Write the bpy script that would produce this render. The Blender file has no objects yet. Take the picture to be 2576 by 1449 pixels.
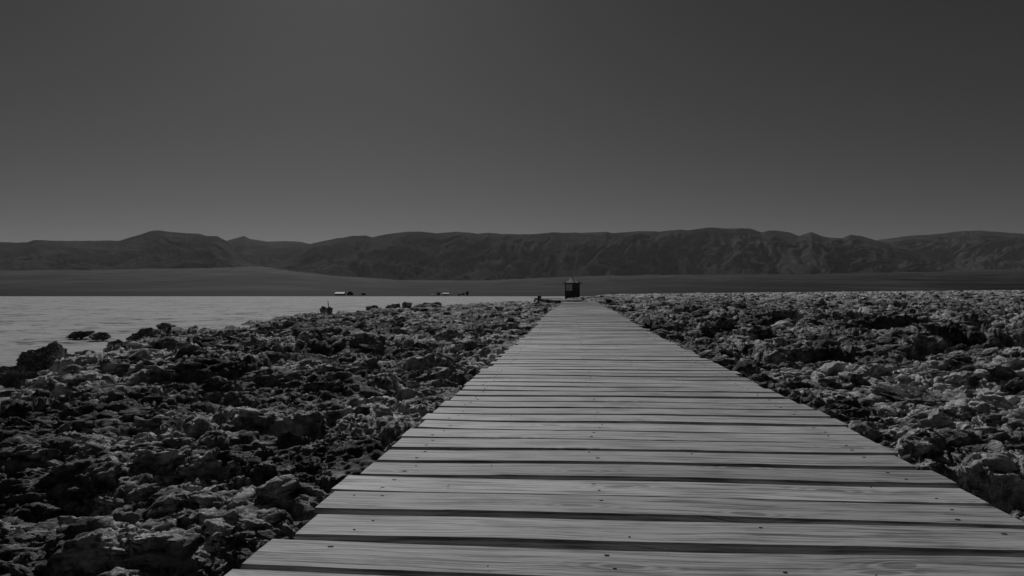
import bpy, bmesh, math, random
import numpy as np
from mathutils import Vector, Matrix

random.seed(7)
RNG = np.random.RandomState(11)
D2R = math.radians

# ------------------------------------------------------------------ camera, sky, sun, exposure
F = 1945.0                      # focal length in pixels of a 2576 px wide picture
HOR = 738.0                     # row of the horizon in that picture
CAMZ = 0.46
YAW = D2R(4.7)
fwd = np.array([-math.sin(YAW), math.cos(YAW)])
rgt = np.array([math.cos(YAW), math.sin(YAW)])

scene = bpy.context.scene
cam = bpy.data.objects.new('camera', bpy.data.cameras.new('camera'))
scene.collection.objects.link(cam)
cam.location = (0, 0, CAMZ)
cam.rotation_euler = (D2R(90) + math.atan((HOR - 724.5) / F), 0, YAW)
cam.data.sensor_width = 36
cam.data.lens = 36 * F / 2576
cam.data.clip_start = 0.05
cam.data.clip_end = 60000
scene.camera = cam

SUN_EL = D2R(32)
SUN_AZ = YAW + D2R(13)          # angle left of the +Y axis
world = bpy.data.worlds.new('World')
scene.world = world
world.use_nodes = True
nt = world.node_tree
bg = nt.nodes['Background']
sky = nt.nodes.new('ShaderNodeTexSky')
sky.sky_type = 'NISHITA'
sky.sun_disc = False
sky.sun_elevation = SUN_EL
sky.sun_rotation = -SUN_AZ
sky.altitude = 2300
sky.air_density = 0.6
sky.dust_density = 0.9
sky.ozone_density = 1.0
sep = nt.nodes.new('ShaderNodeSeparateColor')   # a black and white picture: the sky's red light only, as through a red filter
nt.links.new(sky.outputs[0], sep.inputs[0])
nt.links.new(sep.outputs[0], bg.inputs['Color'])
bg.inputs['Strength'].default_value = 0.05

sun = bpy.data.objects.new('sun', bpy.data.lights.new('sun', 'SUN'))
scene.collection.objects.link(sun)
sun.data.energy = 5.0
sun.data.angle = D2R(0.5)
sun.data.color = (1, 1, 1)
sdir = Vector((-math.sin(SUN_AZ) * math.cos(SUN_EL), math.cos(SUN_AZ) * math.cos(SUN_EL), math.sin(SUN_EL)))
sun.rotation_euler = sdir.to_track_quat('Z', 'Y').to_euler()
sun.location = (0, 0, 50)

vs = scene.view_settings
vs.view_transform = 'Standard'
vs.look = 'None'
vs.gamma = 1
vs.exposure = -1.5
scene.cycles.diffuse_bounces = 1

# ------------------------------------------------------------------ helpers
def at(px, py, Z):
    """point at depth Z metres seen at pixel (px, py) of the 2576 px wide picture"""
    p = fwd * Z + rgt * ((px - 1288.0) / F * Z)
    return Vector((p[0], p[1], CAMZ + (HOR - py) / F * Z))

def U32(a):
    return np.asarray(a).astype(np.int64).astype(np.uint32)

def hsh(ix, iy, seed=0, iz=None):
    h = U32(ix) * np.uint32(374761393) + U32(iy) * np.uint32(668265263) + np.uint32((seed * 974711 + 12345) & 0xffffffff)
    if iz is not None:
        h = h + U32(iz) * np.uint32(2147483629)
    h = (h ^ (h >> np.uint32(13))) * np.uint32(1274126177)
    h = (h ^ (h >> np.uint32(16))) * np.uint32(2246822519)
    h = h ^ (h >> np.uint32(15))
    return h

def rnd01(ix, iy, seed=0):
    return hsh(ix, iy, seed).astype(np.float32) * np.float32(1 / 4294967295.0)

def perlin(x, y, seed=0):
    x = np.asarray(x, np.float32); y = np.asarray(y, np.float32)
    x0 = np.floor(x); y0 = np.floor(y)
    fx = x - x0; fy = y - y0
    u = fx * fx * fx * (fx * (fx * 6 - 15) + 10); v = fy * fy * fy * (fy * (fy * 6 - 15) + 10)
    def g(dx, dy):
        a = rnd01(x0 + dx, y0 + dy, seed) * np.float32(2 * math.pi)
        return np.cos(a) * (fx - dx) + np.sin(a) * (fy - dy)
    a = g(0, 0); b = g(1, 0); c = g(0, 1); d = g(1, 1)
    return ((a + (b - a) * u) * (1 - v) + (c + (d - c) * u) * v) * np.float32(1.5)

def perlin3(p, seed=0):
    p = np.asarray(p, np.float32)
    x, y, z = p[:, 0], p[:, 1], p[:, 2]
    x0, y0, z0 = np.floor(x), np.floor(y), np.floor(z)
    f = [x - x0, y - y0, z - z0]
    w = [t * t * t * (t * (t * 6 - 15) + 10) for t in f]
    out = np.zeros(len(p), np.float32); c = np.float32(1 / 511.5); m = np.uint32(1023)
    for dx in (0, 1):
        for dy in (0, 1):
            for dz in (0, 1):
                h = hsh(x0 + dx, y0 + dy, seed, z0 + dz)
                gx = (h & m).astype(np.float32) * c - 1
                gy = ((h >> np.uint32(10)) & m).astype(np.float32) * c - 1
                gz = ((h >> np.uint32(20)) & m).astype(np.float32) * c - 1
                wt = (w[0] if dx else 1 - w[0]) * (w[1] if dy else 1 - w[1]) * (w[2] if dz else 1 - w[2])
                out += wt * (gx * (f[0] - dx) + gy * (f[1] - dy) + gz * (f[2] - dz))
    return out * np.float32(1.3)

def fbm(x, y, seed, octaves=4, gain=0.5, ridged=False):
    s = 0; a = 1.0; tot = 0
    for o in range(octaves):
        n = perlin(x * 2 ** o, y * 2 ** o, seed + o * 17)
        if ridged:
            n = 1 - 2 * np.abs(n)
        s = s + a * n; tot += a; a *= gain
    return s / tot

def worley(x, y, seed):
    """nearest and second nearest distance, cell hash values of the nearest, offset to its centre"""
    x = np.asarray(x, np.float32); y = np.asarray(y, np.float32)
    ix = np.floor(x); iy = np.floor(y)
    f1 = np.full(x.shape, 9, np.float32); f2 = f1.copy()
    bx = np.zeros_like(f1); by = np.zeros_like(f1); cx = np.zeros_like(f1); cy = np.zeros_like(f1)
    for dx in (-1, 0, 1):
        for dy in (-1, 0, 1):
            gx = ix + dx; gy = iy + dy
            px = gx + rnd01(gx, gy, seed) - x; py = gy + rnd01(gx, gy, seed + 1) - y
            d = np.sqrt(px * px + py * py)
            near = d < f1
            f2 = np.where(near, f1, np.minimum(f2, d))
            f1 = np.where(near, d, f1)
            bx = np.where(near, gx, bx); by = np.where(near, gy, by)
            cx = np.where(near, px, cx); cy = np.where(near, py, cy)
    return f1, f2, bx, by, cx, cy

def sstep(a, b, x):
    t = np.clip((x - a) / (b - a), 0, 1)
    return t * t * (3 - 2 * t)

def link(name, me, mats, parent=None, smooth=True):
    o = bpy.data.objects.new(name, me)
    scene.collection.objects.link(o)
    for m in (mats if isinstance(mats, (list, tuple)) else [mats]):
        me.materials.append(m)
    me.polygons.foreach_set('use_smooth', np.full(len(me.polygons), bool(smooth)))
    if parent is not None:
        o.parent = parent
    return o

def grid_mesh(name, P, mats, wrap=False, parent=None, smooth=True, keep=None):
    """P: rows x cols x 3"""
    R, C = P.shape[:2]
    idx = np.arange(R * C).reshape(R, C)
    if wrap:
        a = idx[:-1]; b = np.roll(idx, -1, 1)[:-1]; c = np.roll(idx, -1, 1)[1:]; d = idx[1:]
    else:
        a = idx[:-1, :-1]; b = idx[:-1, 1:]; c = idx[1:, 1:]; d = idx[1:, :-1]
    q = np.stack([a, b, c, d], -1).reshape(-1, 4)
    if keep is not None:
        q = q[keep.reshape(-1)[q].all(1)]
    return raw_mesh(name, P.reshape(-1, 3), q, mats, parent, smooth)

def raw_mesh(name, V, q, mats, parent=None, smooth=True):
    me = bpy.data.meshes.new(name)
    V = np.ascontiguousarray(V, np.float32); q = np.ascontiguousarray(q, np.int32)
    me.vertices.add(len(V)); me.vertices.foreach_set('co', V.ravel())
    k = q.shape[1]
    me.loops.add(q.size); me.loops.foreach_set('vertex_index', q.ravel())
    me.polygons.add(len(q)); me.polygons.foreach_set('loop_start', np.arange(0, q.size, k, dtype=np.int32))
    me.update(calc_edges=True)
    me.validate()
    return link(name, me, mats, parent, smooth)

def tag(o, label=None, cat=None, group=None, kind=None):
    if label: o['label'] = label
    if cat: o['category'] = cat
    if group: o['group'] = group
    if kind: o['kind'] = kind
    return o

def empty(name, loc, label, cat, rz=0, group=None):
    o = bpy.data.objects.new(name, None)
    scene.collection.objects.link(o)
    o.location = loc; o.rotation_euler = (0, 0, rz); o.empty_display_size = 0.3
    return tag(o, label, cat, group)

class MB:
    """collects boxes, bars and prisms into one mesh"""
    def __init__(s): s.bm = bmesh.new()
    def box(s, lo, hi, bev=0.0, rot=None, piv=(0, 0, 0)):
        r = bmesh.ops.create_cube(s.bm, size=1)
        vs_ = r['verts']
        lo = Vector(lo); hi = Vector(hi)
        for v in vs_:
            v.co = Vector([lo[i] + (v.co[i] + 0.5) * (hi[i] - lo[i]) for i in range(3)])
        if bev:
            es = list({e for v in vs_ for e in v.link_edges})
            nb = bmesh.ops.bevel(s.bm, geom=es, offset=bev, segments=1, affect='EDGES')
            vs_ = list({v for f in nb['faces'] for v in f.verts})
        if rot is not None:
            bmesh.ops.rotate(s.bm, verts=vs_, cent=Vector(piv), matrix=rot)
        return s
    def tube(s, a, b, r0, r1=None, n=10):
        a = Vector(a); b = Vector(b); r1 = r0 if r1 is None else r1
        M = Matrix.Translation((a + b) / 2) @ (b - a).to_track_quat('Z', 'Y').to_matrix().to_4x4()
        bmesh.ops.create_cone(s.bm, cap_ends=True, segments=n, radius1=r0, radius2=r1, depth=(b - a).length, matrix=M)
        return s
    def poly(s, pts, faces):
        v = [s.bm.verts.new(p) for p in pts]
        for f in faces: s.bm.faces.new([v[i] for i in f])
        return s
    def build(s, name, mats, parent=None, smooth=False):
        bmesh.ops.recalc_face_normals(s.bm, faces=s.bm.faces)
        me = bpy.data.meshes.new(name); s.bm.to_mesh(me); s.bm.free()
        return link(name, me, mats, parent, smooth)

# ------------------------------------------------------------------ materials (all neutral grey: a black and white photograph)
def mat(name, rough=0.9, spec=0.2):
    m = bpy.data.materials.new(name); m.use_nodes = True
    b = m.node_tree.nodes['Principled BSDF']
    b.inputs['Roughness'].default_value = rough
    b.inputs['Specular IOR Level'].default_value = spec
    return m, m.node_tree, b

def node(t, typ, **kw):
    n = t.nodes.new(typ)
    for k, v in kw.items(): setattr(n, k, v)
    return n

def noise(t, vec, scale, detail=6, rough=0.6, dist=0.0):
    n = node(t, 'ShaderNodeTexNoise')
    n.inputs['Scale'].default_value = scale; n.inputs['Detail'].default_value = detail
    n.inputs['Roughness'].default_value = rough; n.inputs['Distortion'].default_value = dist
    t.links.new(vec, n.inputs['Vector'])
    return n.outputs['Fac']

def ramp(t, fac, stops):
    n = node(t, 'ShaderNodeValToRGB')
    el = n.color_ramp.elements
    while len(el) < len(stops): el.new(0.5)
    for e, (p, v) in zip(el, stops):
        e.position = p; e.color = (v, v, v, 1)
    t.links.new(fac, n.inputs[0])
    return n.outputs[0]

def math_(t, op, a, b=None, clamp=False):
    n = node(t, 'ShaderNodeMath', operation=op); n.use_clamp = clamp
    for i, v in enumerate((a, b)):
        if v is None: continue
        if isinstance(v, (int, float)): n.inputs[i].default_value = v
        else: t.links.new(v, n.inputs[i])
    return n.outputs[0]

def coords(t, kind='Object', scale=(1, 1, 1)):
    c = node(t, 'ShaderNodeTexCoord'); m = node(t, 'ShaderNodeMapping')
    m.inputs['Scale'].default_value = scale
    t.links.new(c.outputs[kind], m.inputs[0])
    return m.outputs[0]

def bump(t, b, h, strength, dist):
    n = node(t, 'ShaderNodeBump'); n.inputs['Strength'].default_value = strength; n.inputs['Distance'].default_value = dist
    t.links.new(h, n.inputs['Height']); t.links.new(n.outputs[0], b.inputs['Normal'])

def simple(name, v, rough=0.85, spec=0.2, sc=4, var=0.25):
    m, t, b = mat(name, rough, spec)
    f = noise(t, coords(t), sc, 5)
    t.links.new(ramp(t, f, [(0.3, v * (1 - var)), (0.7, v * (1 + var))]), b.inputs['Base Color'])
    return m

def crust_mat(name, lo, hi, k=1.0):
    m, t, b = mat(name, 0.95, 0.1)
    c = coords(t)
    big = noise(t, c, 1.1, 4, 0.6)
    sml = noise(t, c, 14, 8, 0.7)
    f = math_(t, 'ADD', math_(t, 'MULTIPLY', big, 0.5), math_(t, 'MULTIPLY', sml, 0.5))
    base = ramp(t, f, [(0.42, lo), (0.515, lo + (hi - lo) * 0.28), (0.60, hi)])
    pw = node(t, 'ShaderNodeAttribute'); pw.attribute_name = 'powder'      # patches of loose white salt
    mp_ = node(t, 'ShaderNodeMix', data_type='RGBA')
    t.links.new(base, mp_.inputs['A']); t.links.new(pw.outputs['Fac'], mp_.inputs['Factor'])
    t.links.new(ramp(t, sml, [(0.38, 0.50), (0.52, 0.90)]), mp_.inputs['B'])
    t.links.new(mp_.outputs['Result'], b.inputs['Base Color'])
    ra = math_(t, 'ABSOLUTE', math_(t, 'SUBTRACT', noise(t, c, 20 * k, 5, 0.65), 0.5))
    h = math_(t, 'SUBTRACT', math_(t, 'MULTIPLY', noise(t, c, 60 * k, 6, 0.7), 0.5), math_(t, 'MULTIPLY', ra, 1.6))
    bump(t, b, h, 1.0, 0.028)
    return m
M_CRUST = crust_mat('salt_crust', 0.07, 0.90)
M_ROCK = crust_mat('salt_rock', 0.10, 0.85, 0.35)

def salt_mat():
    m, t, b = mat('salt_flat', 0.9, 0.15)
    c = coords(t)
    n1 = noise(t, coords(t, scale=(0.45, 0.45, 1)), 1.0, 7, 0.66, 0.5)
    n2 = noise(t, coords(t, scale=(1.7, 1.7, 1)), 1.0, 7, 0.66, 0.6)
    f = math_(t, 'ADD', math_(t, 'MULTIPLY', n1, 0.5), math_(t, 'MULTIPLY', n2, 0.5))
    t.links.new(ramp(t, f, [(0.39, 0.10), (0.448, 0.31), (0.482, 0.49), (0.60, 0.58)]), b.inputs['Base Color'])
    bump(t, b, noise(t, c, 3.0, 8, 0.65), 0.5, 0.08)
    return m
M_SALT = salt_mat()

def plain_mat():
    m, t, b = mat('desert_plain', 0.95, 0.05)
    n1 = noise(t, coords(t, scale=(0.006, 0.006, 0.004)), 1.0, 10, 0.66)
    n2 = noise(t, coords(t, scale=(0.0045, 0.0011, 0.01)), 1.0, 8, 0.62, 1.2)
    f = math_(t, 'ADD', math_(t, 'MULTIPLY', n1, 0.5), math_(t, 'MULTIPLY', n2, 0.5))
    a = node(t, 'ShaderNodeAttribute'); a.attribute_name = 'mud'
    base = ramp(t, f, [(0.43, 0.012), (0.5, 0.029), (0.565, 0.068)])
    mx = node(t, 'ShaderNodeMix', data_type='RGBA')
    mx.inputs['B'].default_value = (0.015, 0.015, 0.015, 1)
    t.links.new(base, mx.inputs['A']); t.links.new(a.outputs['Fac'], mx.inputs['Factor'])
    t.links.new(mx.outputs['Result'], b.inputs['Base Color'])
    return m
M_PLAIN = plain_mat()

def mountain_mat():
    m, t, b = mat('mountain_rock', 1.0, 0.0)
    n1 = noise(t, coords(t, scale=(0.002, 0.002, 0.004)), 1.0, 9, 0.62)
    fa = node(t, 'ShaderNodeAttribute'); fa.attribute_name = 'fan'         # pale gravel fans at the mountain foot
    mf = node(t, 'ShaderNodeMix', data_type='RGBA'); mf.inputs['B'].default_value = (0.052, 0.052, 0.052, 1)
    t.links.new(ramp(t, n1, [(0.40, 0.05), (0.60, 0.11)]), mf.inputs['A']); t.links.new(fa.outputs['Fac'], mf.inputs['Factor'])
    t.links.new(mf.outputs['Result'], b.inputs['Base Color'])
    bump(t, b, noise(t, coords(t, scale=(0.014, 0.014, 0.02)), 1.0, 8, 0.65), 0.55, 28)
    return m
M_MOUNT = mountain_mat()

def wood_mat(name, v, ndark=True):
    """weathered board; UV: u along the board in metres, v across, both shifted per board; attribute 'tone' per board"""
    m, t, b = mat(name, 0.7, 0.25)
    uv = node(t, 'ShaderNodeUVMap'); uv.uv_map = 'UVMap'
    def mp(sx, sy, src):
        n = node(t, 'ShaderNodeMapping'); n.inputs['Scale'].default_value = (sx, sy, 1)
        t.links.new(src, n.inputs[0]); return n.outputs[0]
    # warp the grain so that it swirls round knots
    wn = node(t, 'ShaderNodeTexNoise'); wn.inputs['Scale'].default_value = 1.0; wn.inputs['Detail'].default_value = 2
    t.links.new(mp(2.2, 5.0, uv.outputs[0]), wn.inputs['Vector'])
    sub = node(t, 'ShaderNodeVectorMath', operation='SUBTRACT'); sub.inputs[1].default_value = (.5, .5, .5)
    t.links.new(wn.outputs['Color'], sub.inputs[0])
    scl = node(t, 'ShaderNodeVectorMath', operation='MULTIPLY'); scl.inputs[1].default_value = (0.0, 0.10, 0)
    t.links.new(sub.outputs[0], scl.inputs[0])
    add = node(t, 'ShaderNodeVectorMath', operation='ADD')
    t.links.new(uv.outputs[0], add.inputs[0]); t.links.new(scl.outputs[0], add.inputs[1])
    g1 = noise(t, mp(1.8, 95, add.outputs[0]), 1.0, 5, 0.6)
    g2 = noise(t, mp(5.0, 190, uv.outputs[0]), 1.0, 4, 0.6)
    wv = node(t, 'ShaderNodeTexWave', wave_type='BANDS', bands_direction='Y', wave_profile='SAW')
    wv.inputs['Scale'].default_value = 9; wv.inputs['Distortion'].default_value = 1.6; wv.inputs['Detail'].default_value = 3
    t.links.new(mp(0.35, 1.0, add.outputs[0]), wv.inputs['Vector'])
    blot = noise(t, mp(5, 16, uv.outputs[0]), 1.0, 5, 0.6)
    crack = ramp(t, noise(t, mp(1.6, 110, add.outputs[0]), 1.0, 3, 0.5), [(0.30, 0.0), (0.37, 1.0)])
    # knots: sparse dark eyes with rings
    vo = node(t, 'ShaderNodeTexVoronoi', feature='F1'); vo.inputs['Scale'].default_value = 1.0; vo.inputs['Randomness'].default_value = 1; vo.voronoi_dimensions = '2D'
    kc = node(t, 'ShaderNodeSeparateColor'); t.links.new(vo.outputs['Color'], kc.inputs[0])
    some = ramp(t, kc.outputs[0], [(0.58, 0.0), (0.60, 1.0)])
    t.links.new(mp(2.4, 8.0, add.outputs[0]), vo.inputs['Vector'])
    kd = vo.outputs['Distance']
    rings = math_(t, 'SINE', math_(t, 'MULTIPLY', kd, 70))
    near = math_(t, 'MULTIPLY', ramp(t, kd, [(0.05, 1.0), (0.34, 0.0)]), some)
    eye = math_(t, 'MULTIPLY', ramp(t, kd, [(0.04, 1.0), (0.10, 0.0)]), some)
    s = math_(t, 'ADD', math_(t, 'MULTIPLY', g1, 0.9), math_(t, 'MULTIPLY', g2, 0.85))
    s = math_(t, 'ADD', s, math_(t, 'MULTIPLY', wv.outputs['Fac'], 0.10))
    s = math_(t, 'ADD', s, math_(t, 'MULTIPLY', blot, 0.75))
    s = math_(t, 'ADD', s, math_(t, 'MULTIPLY', math_(t, 'MULTIPLY', rings, near), 0.11))
    col = ramp(t, math_(t, 'SUBTRACT', math_(t, 'MULTIPLY', s, 0.55), 0.234), [(0.39, v * 0.36), (0.465, v * 0.85), (0.55, v * 1.18)])
    at_ = node(t, 'ShaderNodeAttribute'); at_.attribute_name = 'tone'
    mu = node(t, 'ShaderNodeMix', data_type='RGBA', blend_type='MULTIPLY'); mu.inputs['Factor'].default_value = 1
    t.links.new(col, mu.inputs['A']); t.links.new(at_.outputs['Color'], mu.inputs['B'])
    mc = node(t, 'ShaderNodeMix', data_type='RGBA', blend_type='MULTIPLY'); mc.inputs['Factor'].default_value = 0.75
    t.links.new(mu.outputs['Result'], mc.inputs['A']); t.links.new(crack, mc.inputs['B'])
    mk = node(t, 'ShaderNodeMix', data_type='RGBA'); mk.inputs['B'].default_value = (v * .3, v * .3, v * .3, 1)
    t.links.new(mc.outputs['Result'], mk.inputs['A']); t.links.new(math_(t, 'MULTIPLY', eye, 0.7), mk.inputs['Factor'])
    t.links.new(mk.outputs['Result'], b.inputs['Base Color'])
    bump(t, b, math_(t, 'SUBTRACT', s, math_(t, 'MULTIPLY', eye, 0.5)), 0.55, 0.004)
    return m
M_WOOD = wood_mat("weathered_wood", 0.54)
M_BEAM = simple('old_beam', 0.09, 0.9, 0.1, 9)
M_NAIL = simple('rusty_nail', 0.06, 0.7, 0.3, 60)
M_DARK = simple('dark_board', 0.075, 0.8, 0.15, 6)
M_ROOFD = simple('dark_roofing', 0.05, 0.6, 0.25, 5)
M_ROOFP = simple('pale_roofing', 0.8, 0.55, 0.3, 3)
M_ROOFP.node_tree.nodes['Principled BSDF'].inputs['Metallic'].default_value = 1.0
M_ROOFP.node_tree.nodes['Principled BSDF'].inputs['Roughness'].default_value = 0.58
M_TRIM = simple('grey_trim', 0.16, 0.8, 0.2, 8)
M_WHITE = simple('white_paint', 0.28, 0.6, 0.3, 3, 0.1)
M_GREYW = simple('grey_wall', 0.22, 0.9, 0.1, 2)
M_EARTH = simple('dark_earth', 0.05, 1, 0, 1.5)
M_STAKE = simple('old_stake', 0.07, 0.9, 0.1, 9)

# ------------------------------------------------------------------ ground: one sheet to the horizon (plain rising to the mountain foot)
LAKE_Z = CAMZ - 1.1
def foot_row(px):
    return np.interp(px, [-1500, 0, 300, 640, 820, 1000, 1200, 1450, 1700, 2000, 2300, 2576, 4000],
                     [682, 680, 678, 672, 690, 704, 706, 695, 691, 690, 684, 680, 680])
def plain_z(r, px):
    end = (HOR - foot_row(px)) / F * 6500.0
    t = np.clip((r - 420.0) / (6500.0 - 420.0), 0, None)
    near = LAKE_Z - 0.12 + sstep(285, 420, r) * 0.75
    return near + (end - near) * np.power(t, 1.12)

def polar(az, r):
    """az measured right of the camera's forward axis"""
    return (fwd[0] * np.cos(az) + rgt[0] * np.sin(az)) * r, (fwd[1] * np.cos(az) + rgt[1] * np.sin(az)) * r

def build_ground():
    az = np.linspace(-math.pi, math.pi, 721)[:-1]
    r = np.concatenate([[0.5, 20, 60, 120, 180, 230, 260, 275, 280, 285, 290, 296, 304], np.geomspace(315, 16000, 150)])
    A, R = np.meshgrid(az, r)
    Ac = np.clip(A, -0.75, 0.75)
    px = 1288 + F * np.tan(Ac)
    rz = R * np.cos(Ac)
    z = plain_z(rz, px)
    X, Y = polar(A, R)
    s = A * 4000
    z = z + fbm(X / 300, Y / 300, 5, 4) * np.clip((R - 350) / 1500, 0, 1) * 7 + fbm(X / 60, Y / 60, 15, 3) * np.clip((R - 330) / 600, 0, 1) * 0.6
    o = grid_mesh('ground', np.stack([X, Y, z], -1), M_PLAIN, wrap=True)
    mud = (1 - sstep(480, 600, rz + 60 * fbm(X / 160, Y / 160, 3, 3))) * (0.35 + 0.65 * sstep(1500, 300, px))
    me = o.data
    a = me.attributes.new('mud', 'FLOAT', 'POINT'); a.data.foreach_set('value', mud.astype(np.float32).ravel())
    tag(o, kind='structure')
build_ground()

# ------------------------------------------------------------------ mountains
def mountain(name, prof, r0, rc, depth, seed, gully, x0, x1, base_drop=0.0):
    pxs = np.linspace(x0, x1, int((x1 - x0) / 3.0) + 1)
    prof = np.array(prof, float)
    crest_row = np.interp(pxs, prof[:, 0], prof[:, 1])
    crest_row = crest_row + 1.6 * fbm(pxs / 26, pxs * 0 + seed, seed, 3)
    az = np.arctan((pxs - 1288) / F)
    zc = (HOR - crest_row) / F                      # tangent above the horizon
    zf = (HOR - foot_row(pxs) - 6) / F
    nr = 150
    t = np.linspace(0, 1.25, nr)
    T, A = np.meshgrid(t, az, indexing='ij')
    S = A * rc
    warp = fbm(S / 1100, T * 1.6, seed + 3, 4) * 700
    # spurs and gullies running downslope
    g = fbm((S + warp) / 620, T * 0.9 + 3, seed + 5, 6, 0.55, ridged=True)
    g2 = fbm((S + warp * 0.5) / 170, T * 1.8, seed + 9, 5, 0.55, ridged=True)
    r0v = r0 + 1000 * fbm(S / 1100, S * 0, seed + 21, 4)
    Z = r0v + (rc - r0v) * T                        # camera depth
    up = np.clip(T, 0, 1)
    prof_t = 0.45 * up ** 1.5 + 0.55 * sstep(0, 1, up)
    env = np.clip(np.sin(np.pi * np.clip(up, 0, 1) ** 0.75), 0, 1)
    shape = prof_t + gully * env * (0.7 * (g - 0.25) + 0.35 * (g2 - 0.2))
    shape = np.where(T > 1, 1 - (T - 1) * 1.4, shape)
    hf = zf[None] * Z.min() * 0.92
    hc = zc[None] * rc
    h = hf + (hc - hf) * shape
    tan = h / Z
    h = h * np.where(T > 0.0, 1, 1)
    h = h + 34 * fbm(S / 260, T * 5, seed + 40, 4, 0.6) * sstep(0.0, 0.15, T) * (1 - sstep(0.3, 0.55, T))
    # fit the skyline
    mx = tan.max(0)
    k = np.where(mx > 0, zc / np.maximum(mx, 1e-4), 1)
    kk = np.clip(k, 0.5, 1.5)[None]
    h = np.where(T > 0.35, h * (1 + (kk - 1) * sstep(0.35, 0.8, T)), h)
    h = np.where(T == 0, h - 60, h)
    lat = (pxs - 1288)[None] / F * Z
    X = fwd[0] * Z + rgt[0] * lat; Y = fwd[1] * Z + rgt[1] * lat
    o = grid_mesh(name, np.stack([X, Y, h + CAMZ], -1), M_MOUNT)
    fan = 1 - sstep(0.10, 0.34, T + 0.22 * fbm((S + warp) / 520, T * 1.5, seed + 30, 4) - 0.10 * (g - 0.3))
    a = o.data.attributes.new('fan', 'FLOAT', 'POINT'); a.data.foreach_set('value', np.ascontiguousarray(fan.astype(np.float32).ravel()))
    tag(o, kind='structure')
    return o

def rg(pts, x0):
    return [(x0 + a / 3.0, 536.7 + b / 3.0) for a, b in pts]
profA = [(-1200, 640), (-500, 618)] + rg([(0, 216), (80, 218), (200, 220), (250, 203), (310, 201), (400, 206), (700, 207), (740, 204), (900, 206),
    (990, 178), (1060, 160), (1140, 130), (1180, 128), (1300, 140), (1420, 151), (1500, 152), (1560, 170), (1640, 172), (1710, 208), (1780, 300), (1850, 360), (1970, 410)], 0) + [(690, 690)]
profB = [(640, 700)] + rg([(2040, 420), (2200, 345), (2270, 290), (2340, 232), (2450, 205), (2560, 187)], 0) + rg([(0, 185), (90, 168), (180, 168), (230, 180), (350, 155), (500, 138), (600, 137),
    (720, 150), (870, 137), (930, 142), (1030, 153), (1110, 145), (1200, 153), (1350, 158), (1500, 153), (1600, 143), (1800, 146), (2000, 140), (2050, 148),
    (2200, 138), (2290, 132), (2400, 137), (2550, 122)], 858.7) + rg([(0, 123), (40, 127), (150, 113), (190, 107), (250, 106), (350, 117), (430, 109), (510, 115), (600, 142),
    (660, 127), (720, 130), (800, 142), (880, 170), (970, 139), (1050, 170), (1110, 184), (1200, 186), (1270, 161), (1340, 170), (1400, 185), (1460, 203), (1600, 240),
    (1750, 275), (1900, 345), (2050, 410)], 1717.3) + [(2460, 690)]
profC = [(480, 640)] + rg([(1650, 225), (1710, 207), (1770, 190), (1840, 170), (1880, 190), (2020, 213), (2150, 208), (2280, 215), (2340, 230)], 0) + [(860, 640)]
profD = [(2080, 640)] + rg([(1300, 220), (1460, 203), (1720, 168), (1900, 158), (2080, 135), (2240, 128), (2360, 137), (2576, 155)], 1717.3) + [(2800, 600), (3300, 620), (4000, 640)]
mountain('mountains', profB, 6000, 7600, 1, 31, 0.34, 640, 2460)
mountain('mountains', profA, 6000, 7400, 1, 41, 0.16, -1000, 690)
mountain('mountains', profC, 8200, 9600, 1, 51, 0.14, 480, 870)
mountain('mountains', profD, 7600, 9400, 1, 61, 0.20, 2080, 3600)

# ------------------------------------------------------------------ salt flat (white sheet left of the rocks)
def build_salt():
    pxs = np.linspace(-900, 2300, 420)
    Z = np.geomspace(3, 292, 300)
    PX, ZZ = np.meshgrid(pxs, Z)
    edge = 286 + 10 * fbm(PX / 140, PX * 0, 77, 4)
    ZZ = np.minimum(ZZ, edge + 0 * ZZ)
    lat = (PX - 1288) / F * ZZ
    X = fwd[0] * ZZ + rgt[0] * lat; Y = fwd[1] * ZZ + rgt[1] * lat
    h = LAKE_Z + 0.035 * fbm(X / 0.9, Y / 0.5, 8, 5, 0.6) + 0.012 * fbm(X / 4, Y / 1.5, 18, 3)
    o = grid_mesh('salt_flat', np.stack([X, Y, h], -1), M_SALT)
    tag(o, kind='structure')
build_salt()

# ------------------------------------------------------------------ salt crust: broken, rough land either side of the boardwalk
SHZ = [-10, 0, 8, 13, 16, 25, 31, 42, 54, 70, 77, 100, 120, 132, 150, 220, 400]
SHX = [-3, -3.4, -4.9, -6.5, -7.1, -7.7, -7.4, -6.6, -5.4, -1.8, 0.2, 4.8, 10, 14, 24, 60, 140]
def shore_d(lat, Z):
    """metres inside the land (negative: out on the salt)"""
    return (lat - np.interp(Z, SHZ, SHX))

def land_base(lat, Z):
    r = np.sqrt(lat ** 2 + Z ** 2)
    px = 1288 + F * lat / np.maximum(Z, 0.3)
    yh = np.interp(px, [1300, 1440, 1500, 1560, 2000, 2200, 2576, 3200], [757, 749, 743, 739, 735, 733, 729.5, 724])
    target = CAMZ + (HOR - yh) / F * np.maximum(Z, 0) - 0.24
    s = sstep(9, 95, r)
    xdeck = lat * 0 + (rgt[0] * lat + fwd[0] * Z)    # world x
    left = np.clip((-xdeck - 0.7) / 7.0, 0, 1)
    zl = -0.22 - 0.22 * left
    zr = -0.24 + 0.12 * sstep(1.2, 4, xdeck)
    near = np.where(xdeck < 0, zl, zr)
    far_l = np.minimum(target, -0.25 + 0 * target)
    far = np.where(px > 1440, target, np.where(px < 1250, -0.52, -0.52 + (target + 0.52) * np.clip((px - 1250) / 190, 0, 1)))
    return near + (far - near) * s

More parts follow.
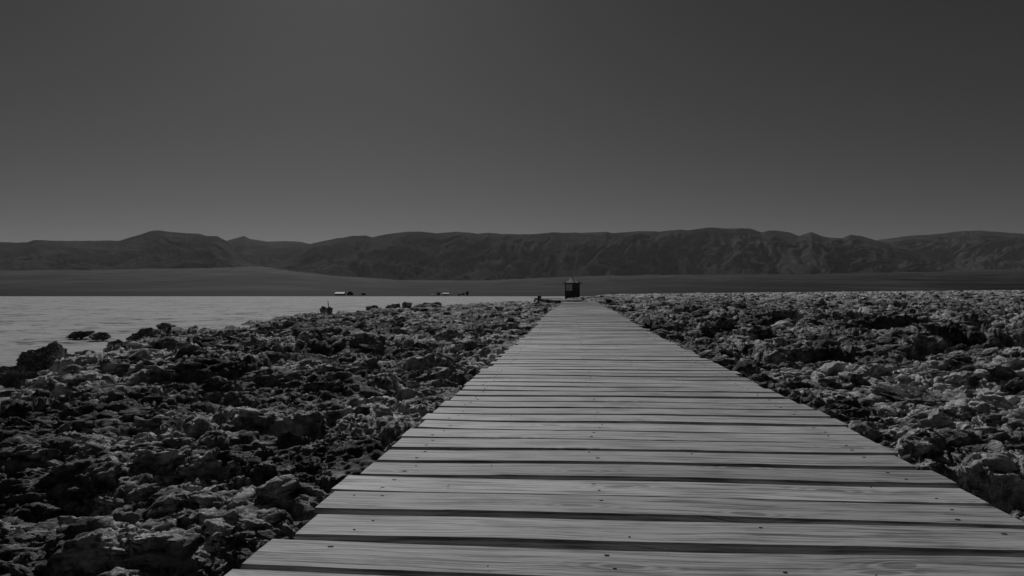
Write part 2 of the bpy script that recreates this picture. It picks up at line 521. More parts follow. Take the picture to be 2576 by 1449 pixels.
def billow(x, y, seed, octaves, gain):
    v = 0; a = 1.0; tot = 0
    for o in range(octaves):
        v = v + a * np.abs(perlin(x * 1.93 ** o + o * 3.7, y * 1.93 ** o, seed + o * 13)); tot += a; a *= gain
    return v / tot

def crust_rel(X, Y, fine=True):
    """relief of the crust"""
    wx = X + 0.22 * perlin(X / 0.6, Y / 0.6, 101) + 0.06 * perlin(X / 0.15, Y / 0.15, 103)
    wy = Y + 0.22 * perlin(X / 0.6, Y / 0.6, 102) + 0.06 * perlin(X / 0.15, Y / 0.15, 104)
    h = 0.13 * fbm(X / 2.6, Y / 2.6, 1, 3)
    for s, a, tl, seed in ((1.25, 0.15, 0.13, 201), (0.50, 0.075, 0.20, 211), (0.20, 0.035, 0.30, 221)):
        f1, f2, bx, by, cx, cy = worley(wx / s, wy / s * 1.15, seed)
        e = sstep(0.0, 0.20, f2 - f1)
        k = rnd01(bx, by, seed + 5) ** 2.5
        tx = rnd01(bx, by, seed + 6) - 0.5; ty = rnd01(bx, by, seed + 7) - 0.35
        slab = a * k - tl * s * (tx * cx + ty * cy) * (0.3 + k)
        h = h + slab * (0.2 + 0.8 * e) - a * 0.30 * (1 - e)
    if fine:
        rough = 0.45 + 0.75 * sstep(-0.3, 0.3, perlin(X / 0.8, Y / 0.8, 305))
        h = h + rough * 0.10 * (billow(wx / 0.22, wy / 0.22, 331, 5, 0.66) - 0.25)
    return h

def crust_z(lat, Z, X, Y, fine=True):
    base = land_base(lat, Z)
    h = crust_rel(X, Y, fine)
    d = shore_d(lat, Z) + 2.2 * perlin(X / 2.6, Y / 3.6, 401) + 0.9 * perlin(X / 0.8, Y / 0.8, 402)
    land = sstep(-0.9, 0.9, d)
    under = LAKE_Z - 0.12
    z = under + (base - under) * land + h * (0.25 + 0.75 * land) * (0.82 + 0.18 * sstep(3.5, 9, Z))
    # room for the boardwalk
    n = np.exp(-np.clip((np.abs(X - 0.16) - 0.80) / 0.16, 0, None) ** 2) * (Y < 35.2)
    cap = -0.085 - 0.22 * sstep(0.76, 0.4, np.abs(X - 0.16)) + 0.0026 * Y
    return z + (np.minimum(z, cap) - z) * n

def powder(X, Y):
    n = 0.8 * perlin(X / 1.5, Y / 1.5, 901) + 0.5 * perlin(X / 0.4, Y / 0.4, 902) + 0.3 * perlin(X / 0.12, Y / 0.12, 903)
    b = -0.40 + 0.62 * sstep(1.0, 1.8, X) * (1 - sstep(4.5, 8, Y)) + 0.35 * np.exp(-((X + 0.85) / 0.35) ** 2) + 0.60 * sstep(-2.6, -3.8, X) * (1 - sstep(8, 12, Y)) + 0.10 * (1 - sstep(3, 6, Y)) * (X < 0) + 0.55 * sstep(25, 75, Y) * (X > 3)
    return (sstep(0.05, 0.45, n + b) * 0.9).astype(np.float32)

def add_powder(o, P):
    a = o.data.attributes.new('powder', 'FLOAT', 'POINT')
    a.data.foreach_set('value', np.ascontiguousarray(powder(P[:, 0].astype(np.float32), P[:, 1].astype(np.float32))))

def build_crust(a0, a1, ncol, thin=1):
    az = np.linspace(D2R(a0), D2R(a1), ncol)
    # rows: even steps in log distance, with more of them where the ground is near
    r = np.sort(np.concatenate([np.geomspace(0.85, 240, 1150), 1.0 / np.linspace(1 / 0.86, 1 / 40.0, 600)]))[::thin]
    if thin > 1: r = r[r < 70]
    A, R = np.meshgrid(az.astype(np.float32), r.astype(np.float32))
    lat = R * np.sin(A); Z = R * np.cos(A)
    X = (fwd[0] * Z + rgt[0] * lat).astype(np.float32); Y = (fwd[1] * Z + rgt[1] * lat).astype(np.float32)
    z = crust_z(lat, Z, X, Y).astype(np.float32)
    keep = shore_d(lat, Z) > -4.5
    P = np.stack([X, Y, z], -1)
    # push the surface along its normal by lumps in space, so that walls and tops are both knobbly and edges overhang
    for sc, amp, seed in ((0.36, 0.035, 601), (0.13, 0.028, 602), (0.055, 0.024, 603), (0.026, 0.014, 604)):
        du = np.gradient(P, axis=0); dv = np.gradient(P, axis=1)
        N = np.cross(dv, du); N /= np.maximum(np.linalg.norm(N, axis=-1, keepdims=True), 1e-9)
        N[..., 2] *= 0.7
        q = np.stack([P[..., 0], P[..., 1], P[..., 2] * 1.5], -1).reshape(-1, 3) / sc
        d = perlin3(q, seed).reshape(z.shape)
        if sc in (0.13, 0.055): d = 0.55 - np.abs(d) * 2.2
        clear = sstep(0.72, 1.1, np.abs(P[..., 0] - 0.16)) + (P[..., 1] > 35.2)
        P = P + N * (d * amp * np.clip(clear, 0.0, 1))[..., None]
        P = P.astype(np.float32)
    o = grid_mesh('salt_crust_terrain', P, M_CRUST, keep=keep)
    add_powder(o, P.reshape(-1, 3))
    tag(o, kind='structure')
build_crust(-44, 44, 1560)
build_crust(-120, -43.8, 420, 3)         # the land to either side of the picture
build_crust(43.8, 120, 420, 3)

# ------------------------------------------------------------------ boardwalk
def boards(xs0, xs1, y0, y1, seed, thick=0.032, slope=0.0026, zbase=0.0, mean=0.1655, gapm=0.022, wob=1.0, nseg=90):
    """boards across the walk as one mesh, with UVs and a tone per board"""
    rs = np.random.RandomState(seed)
    V = []; Q = []; UV = []; TONE = []; nails = []
    i = 0; y = y0
    while y < y1:
        y = y0 + i * mean + rs.uniform(-0.004, 0.004)
        w = mean - gapm + rs.uniform(-0.006, 0.006)
        dz = rs.uniform(-0.0014, 0.0014) * wob; tilt = rs.uniform(-0.004, 0.004) * wob
        l = xs0(y) + rs.normal() * 0.016; r_ = xs1(y) + rs.normal() * 0.016
        if rs.rand() < 0.03: r_ += rs.uniform(0.03, 0.07)
        t = np.linspace(0, 1, nseg + 1)
        x = l + (r_ - l) * t
        sag = rs.uniform(-0.008, 0.008) * wob
        bow = sag * np.sin(np.pi * t) + tilt * (t - 0.5)
        fr = y + bow + 0.0016 * perlin(x * 9, x * 0 + i * 3.1, 5) + 0.003 * perlin(x * 2, x * 0 + i * 3.1, 6)
        bk = y + w + bow + 0.0016 * perlin(x * 9, x * 0 + i * 5.7, 7) + 0.003 * perlin(x * 2, x * 0 + i * 5.7, 8)
        for q_ in range(rs.poisson(0.9)):                 # chipped and splintered edges
            c_ = rs.uniform(0, 1); wd = rs.uniform(0.015, 0.07); dp = rs.uniform(0.003, 0.011)
            bite = dp * np.clip(1 - np.abs(t - c_) / wd, 0, 1) ** 0.6 * (0.7 + 0.5 * perlin(x * 40, x * 0 + i * 1.7, 55))
            if rs.rand() < 0.5: fr = fr + bite
            else: bk = bk - bite
        zc = zbase + slope * y + dz + 0.018 * math.sin(y / 2.3 + 1) * sstep(3, 9, y) + 0.006 * perlin(x * 1.2, x * 0 + i * 0.37, 9) * wob
        cup = rs.uniform(-0.001, 0.0015) * wob
        b = 0.004
        ring = [(fr, -thick, 0), (fr, -b, thick), (fr + b, 0, thick + b), ((fr + bk) / 2, cup, thick + w / 2), (bk - b, 0, thick + w - b), (bk, -b, thick + w), (bk, -thick, 2 * thick + w)]
        k = len(ring); base = len(V) and sum(len(v) for v in V)
        P = np.stack([np.stack([x, ring[j][0], zc + ring[j][1]], -1) for j in range(k)], 1)   # seg x k x 3
        V.append(P.reshape(-1, 3))
        uo, vo = rs.uniform(0, 60), rs.uniform(0, 60)
        u = np.stack([np.stack([x + uo, x * 0 + ring[j][2] + vo], -1) for j in range(k)], 1).reshape(-1, 2)
        UV.append(u)
        tone = rs.uniform(0.74, 1.14)
        TONE.append(np.full(len(u), tone))
        idx = np.arange((nseg + 1) * k).reshape(nseg + 1, k) + base
        jn = np.roll(idx, -1, 1)
        q = np.stack([idx[:-1], idx[1:], jn[1:], jn[:-1]], -1).reshape(-1, 4)
        Q.append(q)
        for e in (0, nseg):                            # end caps
            c = idx[e]
            Q.append(np.array([[c[0], c[1], c[5], c[6]], [c[1], c[2], c[4], c[5]], [c[2], c[3], c[4], c[4]]])[:2])
        for f in (0.075, 0.42, 0.62, 0.925):
            for g in (0.26, 0.74):
                if rs.rand() < {0.075: 0.8, 0.42: 0.5, 0.62: 0.15, 0.925: 0.8}[f]:
                    s = int(round((f + rs.uniform(-0.006, 0.006)) * nseg))
                    ff = np.clip(f + rs.uniform(-0.012, 0.012), 0, 1)
                    nx = l + (r_ - l) * ff
                    nails.append((nx, y + w * (g + rs.uniform(-0.06, 0.06)), float(np.interp(nx, x, zc)) + cup * 0.7, rs.uniform(0.6, 1.3)))
        i += 1
    return np.concatenate(V), np.concatenate(Q), np.concatenate(UV), np.concatenate(TONE), nails

def board_obj(name, data, parent):
    V, Q, UV, TONE, nails = data
    nv = []; nq = []                                   # flat nail heads, their slit a little longer along the grain
    for (x, y, z, s) in nails:
        if y > 12: continue
        b = len(V) + len(nv)
        ring = [(x + 0.0044 * s * math.cos(a), y + 0.0026 * s * math.sin(a)) for a in np.arange(8) * math.pi / 4]
        nv += [(p, q_, z - 0.003) for p, q_ in ring] + [(p, q_, z + 0.0013) for p, q_ in ring]
        nq += [(b + 8, b + 9, b + 10, b + 11), (b + 8, b + 11, b + 12, b + 15), (b + 15, b + 12, b + 13, b + 14)]
        nq += [(b + k, b + (k + 1) % 8, b + 8 + (k + 1) % 8, b + 8 + k) for k in range(8)]
    nf = len(Q)
    if nv:
        V = np.concatenate([V, np.array(nv)]); Q = np.concatenate([Q, np.array(nq)])
        UV = np.concatenate([UV, np.zeros((len(nv), 2))]); TONE = np.concatenate([TONE, np.ones(len(nv))])
    o = raw_mesh(name, V, Q, [M_WOOD, M_NAIL], parent, smooth=False)
    me = o.data
    mi = np.zeros(len(me.polygons), np.int32); mi[nf:] = 1
    me.polygons.foreach_set('material_index', mi)
    uvl = me.uv_layers.new(name='UVMap')
    vi = np.empty(len(me.loops), np.int32); me.loops.foreach_get('vertex_index', vi)
    uvl.data.foreach_set('uv', UV[vi].astype(np.float32).ravel())
    a = me.attributes.new('tone', 'FLOAT_COLOR', 'POINT')
    c = np.ones((len(V), 4), np.float32); c[:, :3] = TONE[:, None]
    a.data.foreach_set('color', c.ravel())
    return o

def deck_z(y): return 0.0026 * y + 0.018 * math.sin(y / 2.3 + 1) * float(sstep(3, 9, y))

bw = empty('boardwalk', (0, 0, 0), 'long weathered plank boardwalk running straight to the dark hut', 'boardwalk')
dat = boards(lambda y: -0.56 + 0.02 * math.sin(y * 0.31), lambda y: 0.885 + 0.02 * math.sin(y * 0.27 + 1), 1.269 - 15 * 0.1655, 34.2, 5)
board_obj('deck', dat, bw)
for x in (-0.44, 0.06, 0.74):
    m = MB()
    for k in range(18):
        y0 = -1.2 + k * 1.97; y1 = y0 + 1.96
        zz = min(deck_z(y0), deck_z(y1), deck_z((y0 + y1) / 2)) - 0.046
        m.box((x - 0.03, y0, zz - 0.10), (x + 0.03, y1, zz))
    m.build('beam', M_BEAM, bw)
for k in range(9):
    for x in (-0.44, 0.74):
        y = 0.6 + k * 4.1
        MB().box((x - 0.05, y - 0.05, -0.75), (x + 0.05, y + 0.05, deck_z(y) - 0.15)).build('post', M_BEAM, bw)

# side walkway turning off to the left past the end of the boardwalk
sw_o = at(1478, 752.5, 44)
sw = empty('side_walkway', (0, 0, 0), 'low grey plank walkway turning off left beyond the end of the long boardwalk', 'walkway')
L0 = at(1432, 755.0, 40.0); L1 = at(1368, 750.5, 62.0)
dirv = (L1 - L0); ln = dirv.length; ang = math.atan2(dirv.y, dirv.x)
dat2 = boards(lambda y: -0.75, lambda y: 0.75, 0, 24, 9, mean=0.19, gapm=0.02, slope=0.0, nseg=8)
so = board_obj('deck', dat2, sw)
sw.location = (L0.x, L0.y, at(0, 753.6, 44).z)
sw.rotation_euler = (0, 0, ang - math.pi / 2)
for x in (-0.6, 0.6):
    MB().box((x - 0.05, 0, -0.17), (x + 0.05, 24, -0.045)).build('beam', M_BEAM, sw)
for y in (0.4, 6, 12, 18, 23.5):
    for x in (-0.66, 0.66):
        MB().box((x - 0.07, y - 0.07, -0.9), (x + 0.07, y + 0.07, -0.175)).build('post', M_BEAM, sw)

# ------------------------------------------------------------------ dark hut beyond the end of the boardwalk
HB = at(1439.5, 751.5, 105)
hut = empty('changing_hut', HB, 'small dark wooden hut with pale pyramid roof and square opening, standing past the boardwalk end', 'hut', rz=YAW - D2R(4))
w2 = 0.95; ht = 2.06
# front wall with an opening at the upper left, back wall with one to match: the plain shows through
def wall(y, t, ox0, ox1, oz0, oz1):
    m = MB()
    m.box((-w2, y, 0.14), (w2, y + t, oz0))
    m.box((-w2, y, oz0), (ox0, y + t, oz1)); m.box((ox1, y, oz0), (w2, y + t, oz1))
    m.box((-w2, y, oz1), (w2, y + t, ht))
    return m
wall(-w2, 0.06, -0.87, 0.0, 1.08, 1.98).build('front_wall', M_DARK, hut)
wall(w2 - 0.06, 0.06, -0.93, 0.12, 1.0, 1.99).build('back_wall', M_DARK, hut)
for s in (-1, 1):
    MB().box((s * w2 - (0.0 if s < 0 else 0.05), -w2 + 0.063, 0.14), (s * w2 + (0.05 if s < 0 else 0.0), w2 - 0.063, ht - 0.002)).build('side_wall', M_DARK, hut)
fr = MB()
fr.box((-0.91, -w2 - 0.025, 1.04), (0.04, -w2 - 0.003, 1.08)); fr.box((-0.91, -w2 - 0.025, 1.98), (0.04, -w2 - 0.003, 2.02))
fr.box((-0.91, -w2 - 0.025, 1.08), (-0.87, -w2 - 0.003, 1.98)); fr.box((0.0, -w2 - 0.025, 1.08), (0.04, -w2 - 0.003, 1.98))
fr.build('window_frame', M_DARK, hut)
gl = bpy.data.materials.new('dusty_pane'); gl.use_nodes = True
t = gl.node_tree; b = t.nodes['Principled BSDF']
tr = t.nodes.new('ShaderNodeBsdfTransparent'); tl = t.nodes.new('ShaderNodeBsdfTranslucent'); mx = t.nodes.new('ShaderNodeMixShader')
tr.inputs[0].default_value = (.9, .9, .9, 1); tl.inputs[0].default_value = (.5, .5, .5, 1); mx.inputs[0].default_value = 0.16
t.links.new(tr.outputs[0], mx.inputs[1]); t.links.new(tl.outputs[0], mx.inputs[2]); t.links.new(mx.outputs[0], t.nodes['Material Output'].inputs[0])
MB().box((-0.87, -w2 + 0.02, 1.08), (0.0, -w2 + 0.03, 1.98)).build('window_pane', gl, hut)
dr = MB().box((0.10, -w2 - 0.03, 0.16), (0.92, -w2 - 0.004, 2.0))
dob = dr.build('door', M_DARK, hut)
MB().tube((0.17, -w2 - 0.07, 1.0), (0.17, -w2 - 0.07, 1.16), 0.014).build('handle', M_TRIM, dob)
for sx in (-1, 1):
    for sy in (-1, 1):
        MB().box((sx * w2 - 0.055, sy * w2 - 0.055, -0.5), (sx * w2 + 0.055, sy * w2 + 0.055, ht - 0.01)).build('corner_post', M_DARK, hut)
MB().box((-w2 + 0.06, -w2 + 0.065, 0.03), (w2 - 0.06, w2 - 0.065, 0.13)).build('floor', M_BEAM, hut)
e = 1.21; ap = 2.86; ez = ht + 0.06
ro = MB().poly([(-e, -e, ez), (e, -e, ez), (e, e, ez), (-e, e, ez), (0, 0, ap - 0.02), (-e, -e, ez - 0.07), (e, -e, ez - 0.07), (e, e, ez - 0.07), (-e, e, ez - 0.07)],
               [(0, 1, 4), (1, 2, 4), (2, 3, 4), (3, 0, 4), (0, 5, 6, 1), (1, 6, 7, 2), (2, 7, 8, 3), (3, 8, 5, 0), (8, 7, 6, 5)])
roof = ro.build('roof', M_ROOFD, hut)
# pale sheet laid over the front slope, ridge cap
def slope(x, s):   # point on the front slope, s from eave (0) to apex (1), lifted off it
    return Vector((x, -e + e * s, ez + (ap - 0.02 - ez) * s)) + Vector((0, -0.02, 0.03))
pts = [slope(-0.93, 0.03), slope(0.86, 0.03), slope(0.10, 0.93), slope(-0.12, 0.93)]
low = [p - Vector((0, -0.012, 0.018)) for p in pts]
MB().poly(pts + low, [(0, 1, 2, 3), (7, 6, 5, 4), (0, 4, 5, 1), (1, 5, 6, 2), (2, 6, 7, 3), (3, 7, 4, 0)]).build('roof_sheet', M_ROOFP, roof)
MB().tube((0, -0.10, ap - 0.16), (0, -0.03, ap + 0.04), 0.13, 0.10, 12).build('roof_cap', M_ROOFP, roof)

# ------------------------------------------------------------------ posts by the side walkway
def post_thing(px, ytop, ybot, Z, wpx, label, head=None):
    p = at(px, ybot, Z); h = (ybot - ytop) / F * Z; w = wpx / F * Z / 2
    o = empty('wooden_post', p, label, 'post', rz=YAW)
    MB().box((-w, -w, -0.25), (w, w, h), bev=0.01).build('shaft', M_STAKE, o)
    if head:
        MB().box((head[0] / F * Z, -w - 0.04, h - head[3] / F * Z), (head[1] / F * Z, -w - 0.003, h - head[2] / F * Z + 0.0)).build('plate', M_DARK, o)
    return o
post_thing(1354.5, 744.5, 757, 52, 4.5, 'dark wooden post with a square plate on its right, left of the hut', head=(0, 7, 0, 6))
post_thing(1423.5, 743.5, 756.5, 50, 4.2, 'short thick dark post at the corner where the walkway turns, just left of the hut')
post_thing(1377.0, 752.0, 760, 46, 3.2, 'small dark post under the near edge of the side walkway')

# ------------------------------------------------------------------ far structures on the other shore
def shed(px, ybot, Z, wpx, hpx, roofpx, label, name='shed', roofm=M_WHITE, wallm=M_DARK, cat='shed', side=True):
    Z = 350 + (Z - 520) * 0.5; p = at(px, ybot, Z); p.z = float(plain_z(Z, px)) - 0.03; k = Z / F
    w = wpx * k / 2; h = hpx * k; rh = roofpx * k; d = w * 0.7
    o = empty(name, p, label, cat, rz=YAW)
    MB().box((-w * .92, -d * .85, -1), (w * .92, d * .85, h)).build('wall', wallm, o)
    m = MB().poly([(-w, -d, h + 0.01), (w, -d, h + 0.01), (w, d, h + 0.01), (-w, d, h + 0.01), (-w * .93, d * .25, h + rh), (w * .97, d * .25, h + rh)],
                  [(0, 1, 5, 4), (1, 2, 5), (2, 3, 4, 5), (3, 0, 4), (3, 2, 1, 0)])
    m.build('roof', roofm, o)
    MB().box((-w * .25, -d * .85 - 0.12, 0.05), (w * .02, -d * .85 - 0.01, h * 0.8)).build('door', M_TRIM, o)
    return o
shed(855.5, 742.0, 520, 25, 4.0, 4.5, 'long dark shed with a bright white roof on the far lake shore')
shed(914.5, 742.0, 520, 10, 2.6, 3.0, 'small low hut with grey roof right of the dark bush, far shore', roofm=M_GREYW, wallm=M_TRIM)
shed(1103.0, 744.2, 520, 8, 4.6, 2.6, 'pale box shaped cabin, second from left in the far cluster', roofm=M_WHITE, wallm=M_GREYW)
shed(1121.5, 744.0, 520, 17, 3.6, 3.0, 'wide dark fronted building with pale roof in the far cluster', roofm=M_WHITE, wallm=M_TRIM)
shed(1156.0, 744.0, 520, 8, 4.0, 2.0, 'grey walled cabin in the gap right of the wide building', roofm=M_WHITE, wallm=M_GREYW)
shed(1165.5, 743.6, 540, 7, 3.4, 2.0, 'faint grey cabin just left of the tall dark kiosk', roofm=M_WHITE, wallm=M_GREYW)
shed(1175.5, 744.6, 520, 7, 7.2, 2.6, 'tall narrow dark kiosk at the right end of the far cluster', roofm=M_GREYW)
shed(1087.5, 744.0, 520, 7, 1.8, 1.6, 'tiny white shelter at the left end of the far cluster', roofm=M_WHITE, wallm=M_WHITE)

def leaf_bush(px, ybot, Z, wpx, hpx, label, seed, cat='bush'):
    Z = 352; k = Z / F; p = at(px, ybot, Z); p.z = float(plain_z(Z, px))
    o = empty('desert_bush', p, label, cat)
    rs = np.random.RandomState(seed)
    m = MB(); w = wpx * k / 2; h = hpx * k
    vs_, fs_ = [], []
    for i in range(900):
        a = rs.uniform(0, 2 * math.pi); q = rs.uniform(0, 1) ** 0.5; zz = rs.uniform(0, 1)
        rad = w * q * (1 - zz ** 2.2) ** 0.5
        c = np.array([rad * math.cos(a), rad * math.sin(a), zz * h])
        s = h * rs.uniform(0.05, 0.13)
        t1 = rs.normal(size=3); t1 /= np.linalg.norm(t1); t2 = np.cross(t1, rs.normal(size=3)); t2 /= np.linalg.norm(t2)
        b0 = len(vs_); vs_ += [tuple(c + t1 * s), tuple(c + t2 * s * .6), tuple(c - t1 * s), tuple(c - t2 * s * .6)]; fs_.append((b0, b0 + 1, b0 + 2, b0 + 3))
    m.poly(vs_, fs_).build('foliage', M_EARTH, o)
    tm = MB()
    for i in range(5):
        a = i * 1.3; tm.tube((0, 0, -0.3), (w * .4 * math.cos(a), w * .4 * math.sin(a), h * .6), h * .03, h * .01, 6)
    tm.build('stem', M_STAKE, o)
leaf_bush(881, 743.5, 525, 17, 9, 'dark round bush right beside the white roofed shed', 3)

# ------------------------------------------------------------------ rocks
def rock_variant(seed, sub=5, slab=0.7):
    rs = np.random.RandomState(seed)
    bm = bmesh.new(); bmesh.ops.create_icosphere(bm, subdivisions=sub, radius=1)
    me = bpy.data.meshes.new('rock'); bm.to_mesh(me); bm.free()
    P = np.empty(len(me.vertices) * 3, np.float32); me.vertices.foreach_get('co', P); P = P.reshape(-1, 3).astype(float)
    for k in range(7):                                  # broken faces
        n = rs.normal(size=3); n /= np.linalg.norm(n); d = rs.uniform(0.5, 0.85)
        ex = np.maximum(P @ n - d, 0); P = P - ex[:, None] * n * rs.uniform(0.75, 1.0)
    n = P / np.linalg.norm(P, axis=1, keepdims=True)
    so = rs.uniform(0, 50, 3)
    disp = 0.34 * perlin3(P * 1.5 + so, seed) + 0.22 * perlin3(P * 3.3 + so, seed + 1) + 0.20 * (np.abs(perlin3(P * 5 + so, seed + 2)) - 0.2) \
        + 0.26 * (0.2 - np.abs(perlin3(P * 7 + so, seed + 3))) + 0.12 * (0.2 - np.abs(perlin3(P * 15 + so, seed + 4))) + 0.08 * (np.abs(perlin3(P * 37 + so, seed + 5)) - 0.2) + 0.03 * perlin3(P * 70 + so, seed + 6)
    P = P + n * disp[:, None]
    P[:, 2] *= slab
    me.vertices.foreach_set('co', P.astype(np.float32).ravel())
    me.polygons.foreach_set('use_smooth', np.ones(len(me.polygons), bool))
    me.materials.append(M_ROCK); me.update()
    return me
VAR = [rock_variant(500 + i, 7 if i < 4 else 6, random.uniform(0.55, 0.85)) for i in range(12)]

def rock(loc, size, label, rot=None, scale=(1, 1, 1), group=None, v=None):
    me = VAR[v if v is not None else random.randrange(12)]
    o = bpy.data.objects.new('salt_rock', me)
    scene.collection.objects.link(o)
    o.location = loc
    o.rotation_euler = rot if rot else (random.uniform(-.4, .4), random.uniform(-.4, .4), random.uniform(0, 6.28))
    o.scale = [size * s for s in scale]
    return tag(o, label, 'rock', group)

def rock_px(px, py, wpx, Z, label, hpx=None, **k):
    """a rock centred on pixel px,py, about wpx wide at depth Z"""
    if Z is None: Z = 1.08 * F / (py + (hpx or wpx) * 0.42 - HOR)      # a shore rock standing at the level of the salt
    s = wpx / F * Z / 2 / 0.85
    sc = (1, 1, (hpx / wpx) * 1.12 if hpx else 1)
    return rock(at(px, py, Z), s, label, scale=sc, rot=k.pop('rot', (random.uniform(-.2, .2), random.uniform(-.2, .2), random.uniform(0, 6.28))), **k)

rock_px(118, 915, 105, None, 'big dark two humped salt rock standing against the white flat at far left', hpx=130, v=0)
rock_px(45, 945, 90, None, 'dark low rock at the left edge of the picture, left of the two humped rock', hpx=80, v=1)
rock_px(185, 950, 70, None, 'rounded dark rock leaning on the right of the big two humped rock', hpx=85, v=2)
rock_px(203, 842, 50, None, 'dark flat topped rock lying out on the white salt, behind the two humped rock', hpx=20, v=3)
rock_px(252, 846, 42, None, 'pale grey rounded rock on the white salt, right of the flat topped one', hpx=22, v=4)
rock_px(240, 903, 38, None, 'small pointed dark rock between the shore boulders and the white salt', hpx=32, v=5)
rock_px(320, 880, 75, None, 'grey blocky shore boulder right of the small pointed rock', hpx=70, v=6)
rock_px(365, 850, 70, None, 'dark shore boulder behind the grey blocky one', hpx=45, v=7)
rock_px(430, 826, 60, None, 'dark rock breaking the shore line left of the stake', hpx=32, v=8)
rock_px(814, 781, 15, None, 'upright dark knobbly rock left of the wooden stake', hpx=24, v=2)
rock_px(827, 782, 18, None, 'rounded upright dark boulder the wooden stake leans from', hpx=24, v=0)
rock_px(936, 775, 26, None, 'square dark boulder on the shore, first right of the stake', hpx=18, v=1)
rock_px(978, 776, 18, None, 'knobbly small boulder between the two larger shore boulders', hpx=17, v=9)
rock_px(998, 772, 22, None, 'jagged dark shore boulder left of the pointed one', hpx=22, v=3)
rock_px(1022, 770, 24, None, 'large pointed dark boulder on the shore line, middle left', hpx=28, v=10)
rock_px(1070, 768, 40, None, 'flat dark slab on the shore right of the pointed boulder', hpx=16, v=5)
rock_px(1100, 768, 20, None, 'grey upright boulder at the right end of the shore row', hpx=24, v=6)
rock_px(470, 950, 95, 7.6, 'large pale topped boulder with a dark face in the left rock field', hpx=62, v=0)
rock_px(410, 940, 38, 7.5, 'small dark round rock touching the pale topped boulder on its left', hpx=42, v=7)
rock_px(640, 880, 55, 10.5, 'tall cone shaped dark rock in the middle of the left rock field', hpx=66, v=10)
rock_px(240, 1020, 190, 5.6, 'long dark ledge rock sloping up to the right, left of the frame', hpx=60, v=2)
rock_px(150, 1200, 190, 3.3, 'big black shaded boulder at lower left with a thin pale rim', hpx=100, v=3)
rock_px(335, 1195, 170, 3.2, 'dark boulder with pale crusted top right of the big black shaded boulder', hpx=92, v=1)
rock_px(170, 1135, 230, 4.0, 'broad rough boulder above the two black boulders at lower left', hpx=80, v=0)
rock_px(2520, 905, 150, 6.5, 'huge low boulder with deep black underside at the right edge', hpx=50, v=1)
rock_px(2230, 880, 75, 8.0, 'pointed dark rock rising above the crust right of the boardwalk', hpx=52, v=10)
rock_px(2310, 1010, 180, 4.6, 'long pale ledge with a black shadow below, right of the boardwalk', hpx=50, v=2)
rock_px(2180, 950, 80, 6.6, 'medium dark lump with crusted top left of the long pale ledge', hpx=40, v=4)
rock_px(2430, 790, 45, 16, 'pale tilted slab rising in the right field near the picture edge', hpx=26, v=5)
rock_px(1770, 785, 40, 19, 'dark blunt rock in the right field nearest the far boardwalk edge', hpx=22, v=6)
rock_px(1860, 770, 34, 24, 'dark jagged rock in the right field, behind the blunt one', hpx=20, v=8)

# smaller loose rocks, alike: two fields
def scatter(n, seed, side, group, label, zmin, zmax):
    rs = np.random.RandomState(seed); k = 0
    while k < n:
        Z = math.exp(rs.uniform(math.log(zmin), math.log(zmax)))
        px = rs.uniform(-150, 1380) if side < 0 else rs.uniform(1560, 2750)
        lat = (px - 1288) / F * Z
        X = fwd[0] * Z + rgt[0] * lat; Y = fwd[1] * Z + rgt[1] * lat
        if -1.0 < X < 1.35 or float(shore_d(lat, Z)) < 0.3: continue
        z = crust_z(np.array([lat]), np.array([Z]), np.array([X]), np.array([Y]), False)
        s = rs.uniform(0.06, 0.14) * (1 + 0.006 * Z) * min(1, max(0.4, Z / 7))
        rock((X, Y, float(z[0]) + s * 0.15), s, label, group=group)
        k += 1
scatter(130, 71, -1, 'loose salt rocks left of the boardwalk', 'rough grey salt rock loose on the crust left of the boardwalk', 3.0, 60)
scatter(130, 72, 1, 'loose salt rocks right of the boardwalk', 'rough grey salt rock loose on the crust right of the boardwalk', 3.0, 70)

# broken flakes of crust lying all over the land: nobody could count them, one mesh
def flake(seed, sub):
    rs = np.random.RandomState(seed)
    bm = bmesh.new(); bmesh.ops.create_icosphere(bm, subdivisions=sub, radius=1)
    bm.verts.ensure_lookup_table()
    P = np.array([v.co for v in bm.verts]); T = np.array([[v.index for v in f.verts] for f in bm.faces]); bm.free()
    for k in range(8):
        n = rs.normal(size=3); n /= np.linalg.norm(n); d = rs.uniform(0.35, 0.8)
        ex = np.maximum(P @ n - d, 0); P = P - ex[:, None] * n
    n = P / np.linalg.norm(P, axis=1, keepdims=True); so = rs.uniform(0, 50, 3)
    P = P + n * (0.40 * perlin3(P * 1.6 + so, seed) + 0.28 * perlin3(P * 3.4 + so, seed + 1) + 0.22 * (0.3 - np.abs(perlin3(P * 6.5 + so, seed + 2))) + 0.12 * perlin3(P * 12 + so, seed + 3))[:, None]
    P[:, 2] *= rs.uniform(0.28, 0.55)
    return P, T

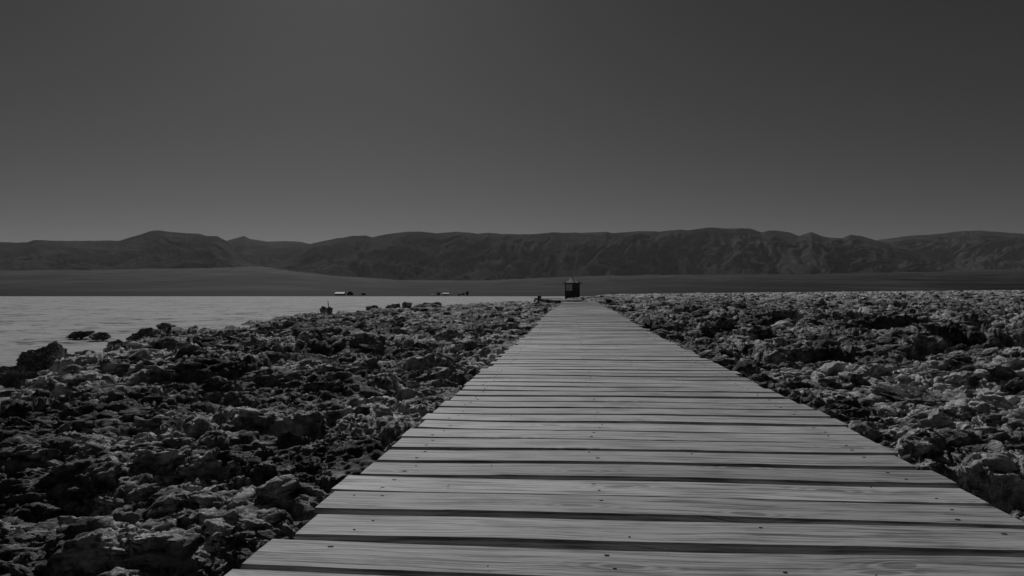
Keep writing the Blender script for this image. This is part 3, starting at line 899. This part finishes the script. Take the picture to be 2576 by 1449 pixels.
def build_rubble():
    rs = np.random.RandomState(99)
    fine = [flake(900 + i, 4) for i in range(8)]; tiny = [flake(940 + i, 2) for i in range(10)]; coarse = [flake(920 + i, 3) for i in range(10)]
    n = 62000
    Z = np.exp(rs.uniform(math.log(1.6), math.log(95), n)); px = rs.uniform(-250, 2830, n)
    lat = (px - 1288) / F * Z
    X = fwd[0] * Z + rgt[0] * lat; Y = fwd[1] * Z + rgt[1] * lat
    size = np.exp(rs.normal(math.log(0.038), 0.70, n)) * (0.45 + 0.055 * Z ** 0.9)
    clump = perlin(X / 1.7, Y / 1.7, 811) + 0.5 * perlin(X / 5, Y / 5, 812)
    ok = (shore_d(lat, Z) > -0.4) & ((X < -0.72 - size * 1.1) | (X > 1.02 + size * 1.1) | (Y > 35.0)) & (clump > rs.uniform(-0.55, 0.35, n)) & (size < 0.045 + 0.017 * Z) & (size < 0.24)
    # off the side walkway and the hut's floor
    dx = (X - L0.x) * math.cos(ang) + (Y - L0.y) * math.sin(ang); dyy = -(X - L0.x) * math.sin(ang) + (Y - L0.y) * math.cos(ang)
    ok &= ~((dx > -1) & (dx < 25) & (np.abs(dyy) < 1.1)) & (np.hypot(X - HB.x, Y - HB.y) > 1.9)
    X, Y, Z, lat, size = [a[ok] for a in (X, Y, Z, lat, size)]
    zz = crust_z(lat, Z, X, Y, False)
    # a few crumbs lie on the boards
    nc = 36; cy = np.exp(rs.uniform(math.log(1.2), math.log(9), nc)); cxx = rs.uniform(-0.5, 0.85, nc)
    X = np.append(X, cxx); Y = np.append(Y, cy); Z = np.append(Z, cy); size = np.append(size, rs.uniform(0.0012, 0.0032, nc))
    zz = np.append(zz, [deck_z(v) + 0.001 for v in cy])
    VV = []; TT = []; base = 0
    for i in range(len(X)):
        q_ = size[i] / Z[i]
        P, T = fine[i % 8] if q_ > 0.016 else (coarse[i % 10] if q_ > 0.005 else tiny[i % 10])
        a = rs.uniform(0, 6.283); b_ = rs.normal() * 0.22; c_ = rs.normal() * 0.22
        Rz = np.array([[math.cos(a), -math.sin(a), 0], [math.sin(a), math.cos(a), 0], [0, 0, 1]])
        Rx = np.array([[1, 0, 0], [0, math.cos(b_), -math.sin(b_)], [0, math.sin(b_), math.cos(b_)]])
        Ry = np.array([[math.cos(c_), 0, math.sin(c_)], [0, 1, 0], [-math.sin(c_), 0, math.cos(c_)]])
        VV.append((P @ (Ry @ Rx @ Rz).T) * size[i] + np.array([X[i], Y[i], zz[i] + size[i] * 0.12])); TT.append(T + base); base += len(P)
    o = raw_mesh('salt_rubble', np.concatenate(VV), np.concatenate(TT), M_CRUST, smooth=True)
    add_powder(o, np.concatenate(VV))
    tag(o, kind='stuff')
build_rubble()

# wooden stake by the shore boulder
sb = at(828.5, 790, 35.5); st_ = at(825, 757.5, 35.5)
stake = MB().tube(sb, st_, 0.024, 0.018, 8).build('wooden_stake', M_STAKE)
tag(stake, 'thin leaning wooden stake rising from the shore boulders against the white flat', 'stake')

# ------------------------------------------------------------------ air: far mountains fade a little
hz = MB().box((-22000, -2000, -60), (22000, 19000, 900)).build('haze', [])
hm = bpy.data.materials.new('haze'); hm.use_nodes = True
t = hm.node_tree; t.nodes.remove(t.nodes['Principled BSDF'])
pv = t.nodes.new('ShaderNodeVolumePrincipled')
pv.inputs['Color'].default_value = (0.9, 0.9, 0.9, 1); pv.inputs['Density'].default_value = 1.25e-5; pv.inputs['Anisotropy'].default_value = 0.3
t.links.new(pv.outputs[0], t.nodes['Material Output'].inputs['Volume'])
hz.data.materials.append(hm)
tag(hz, kind='stuff')
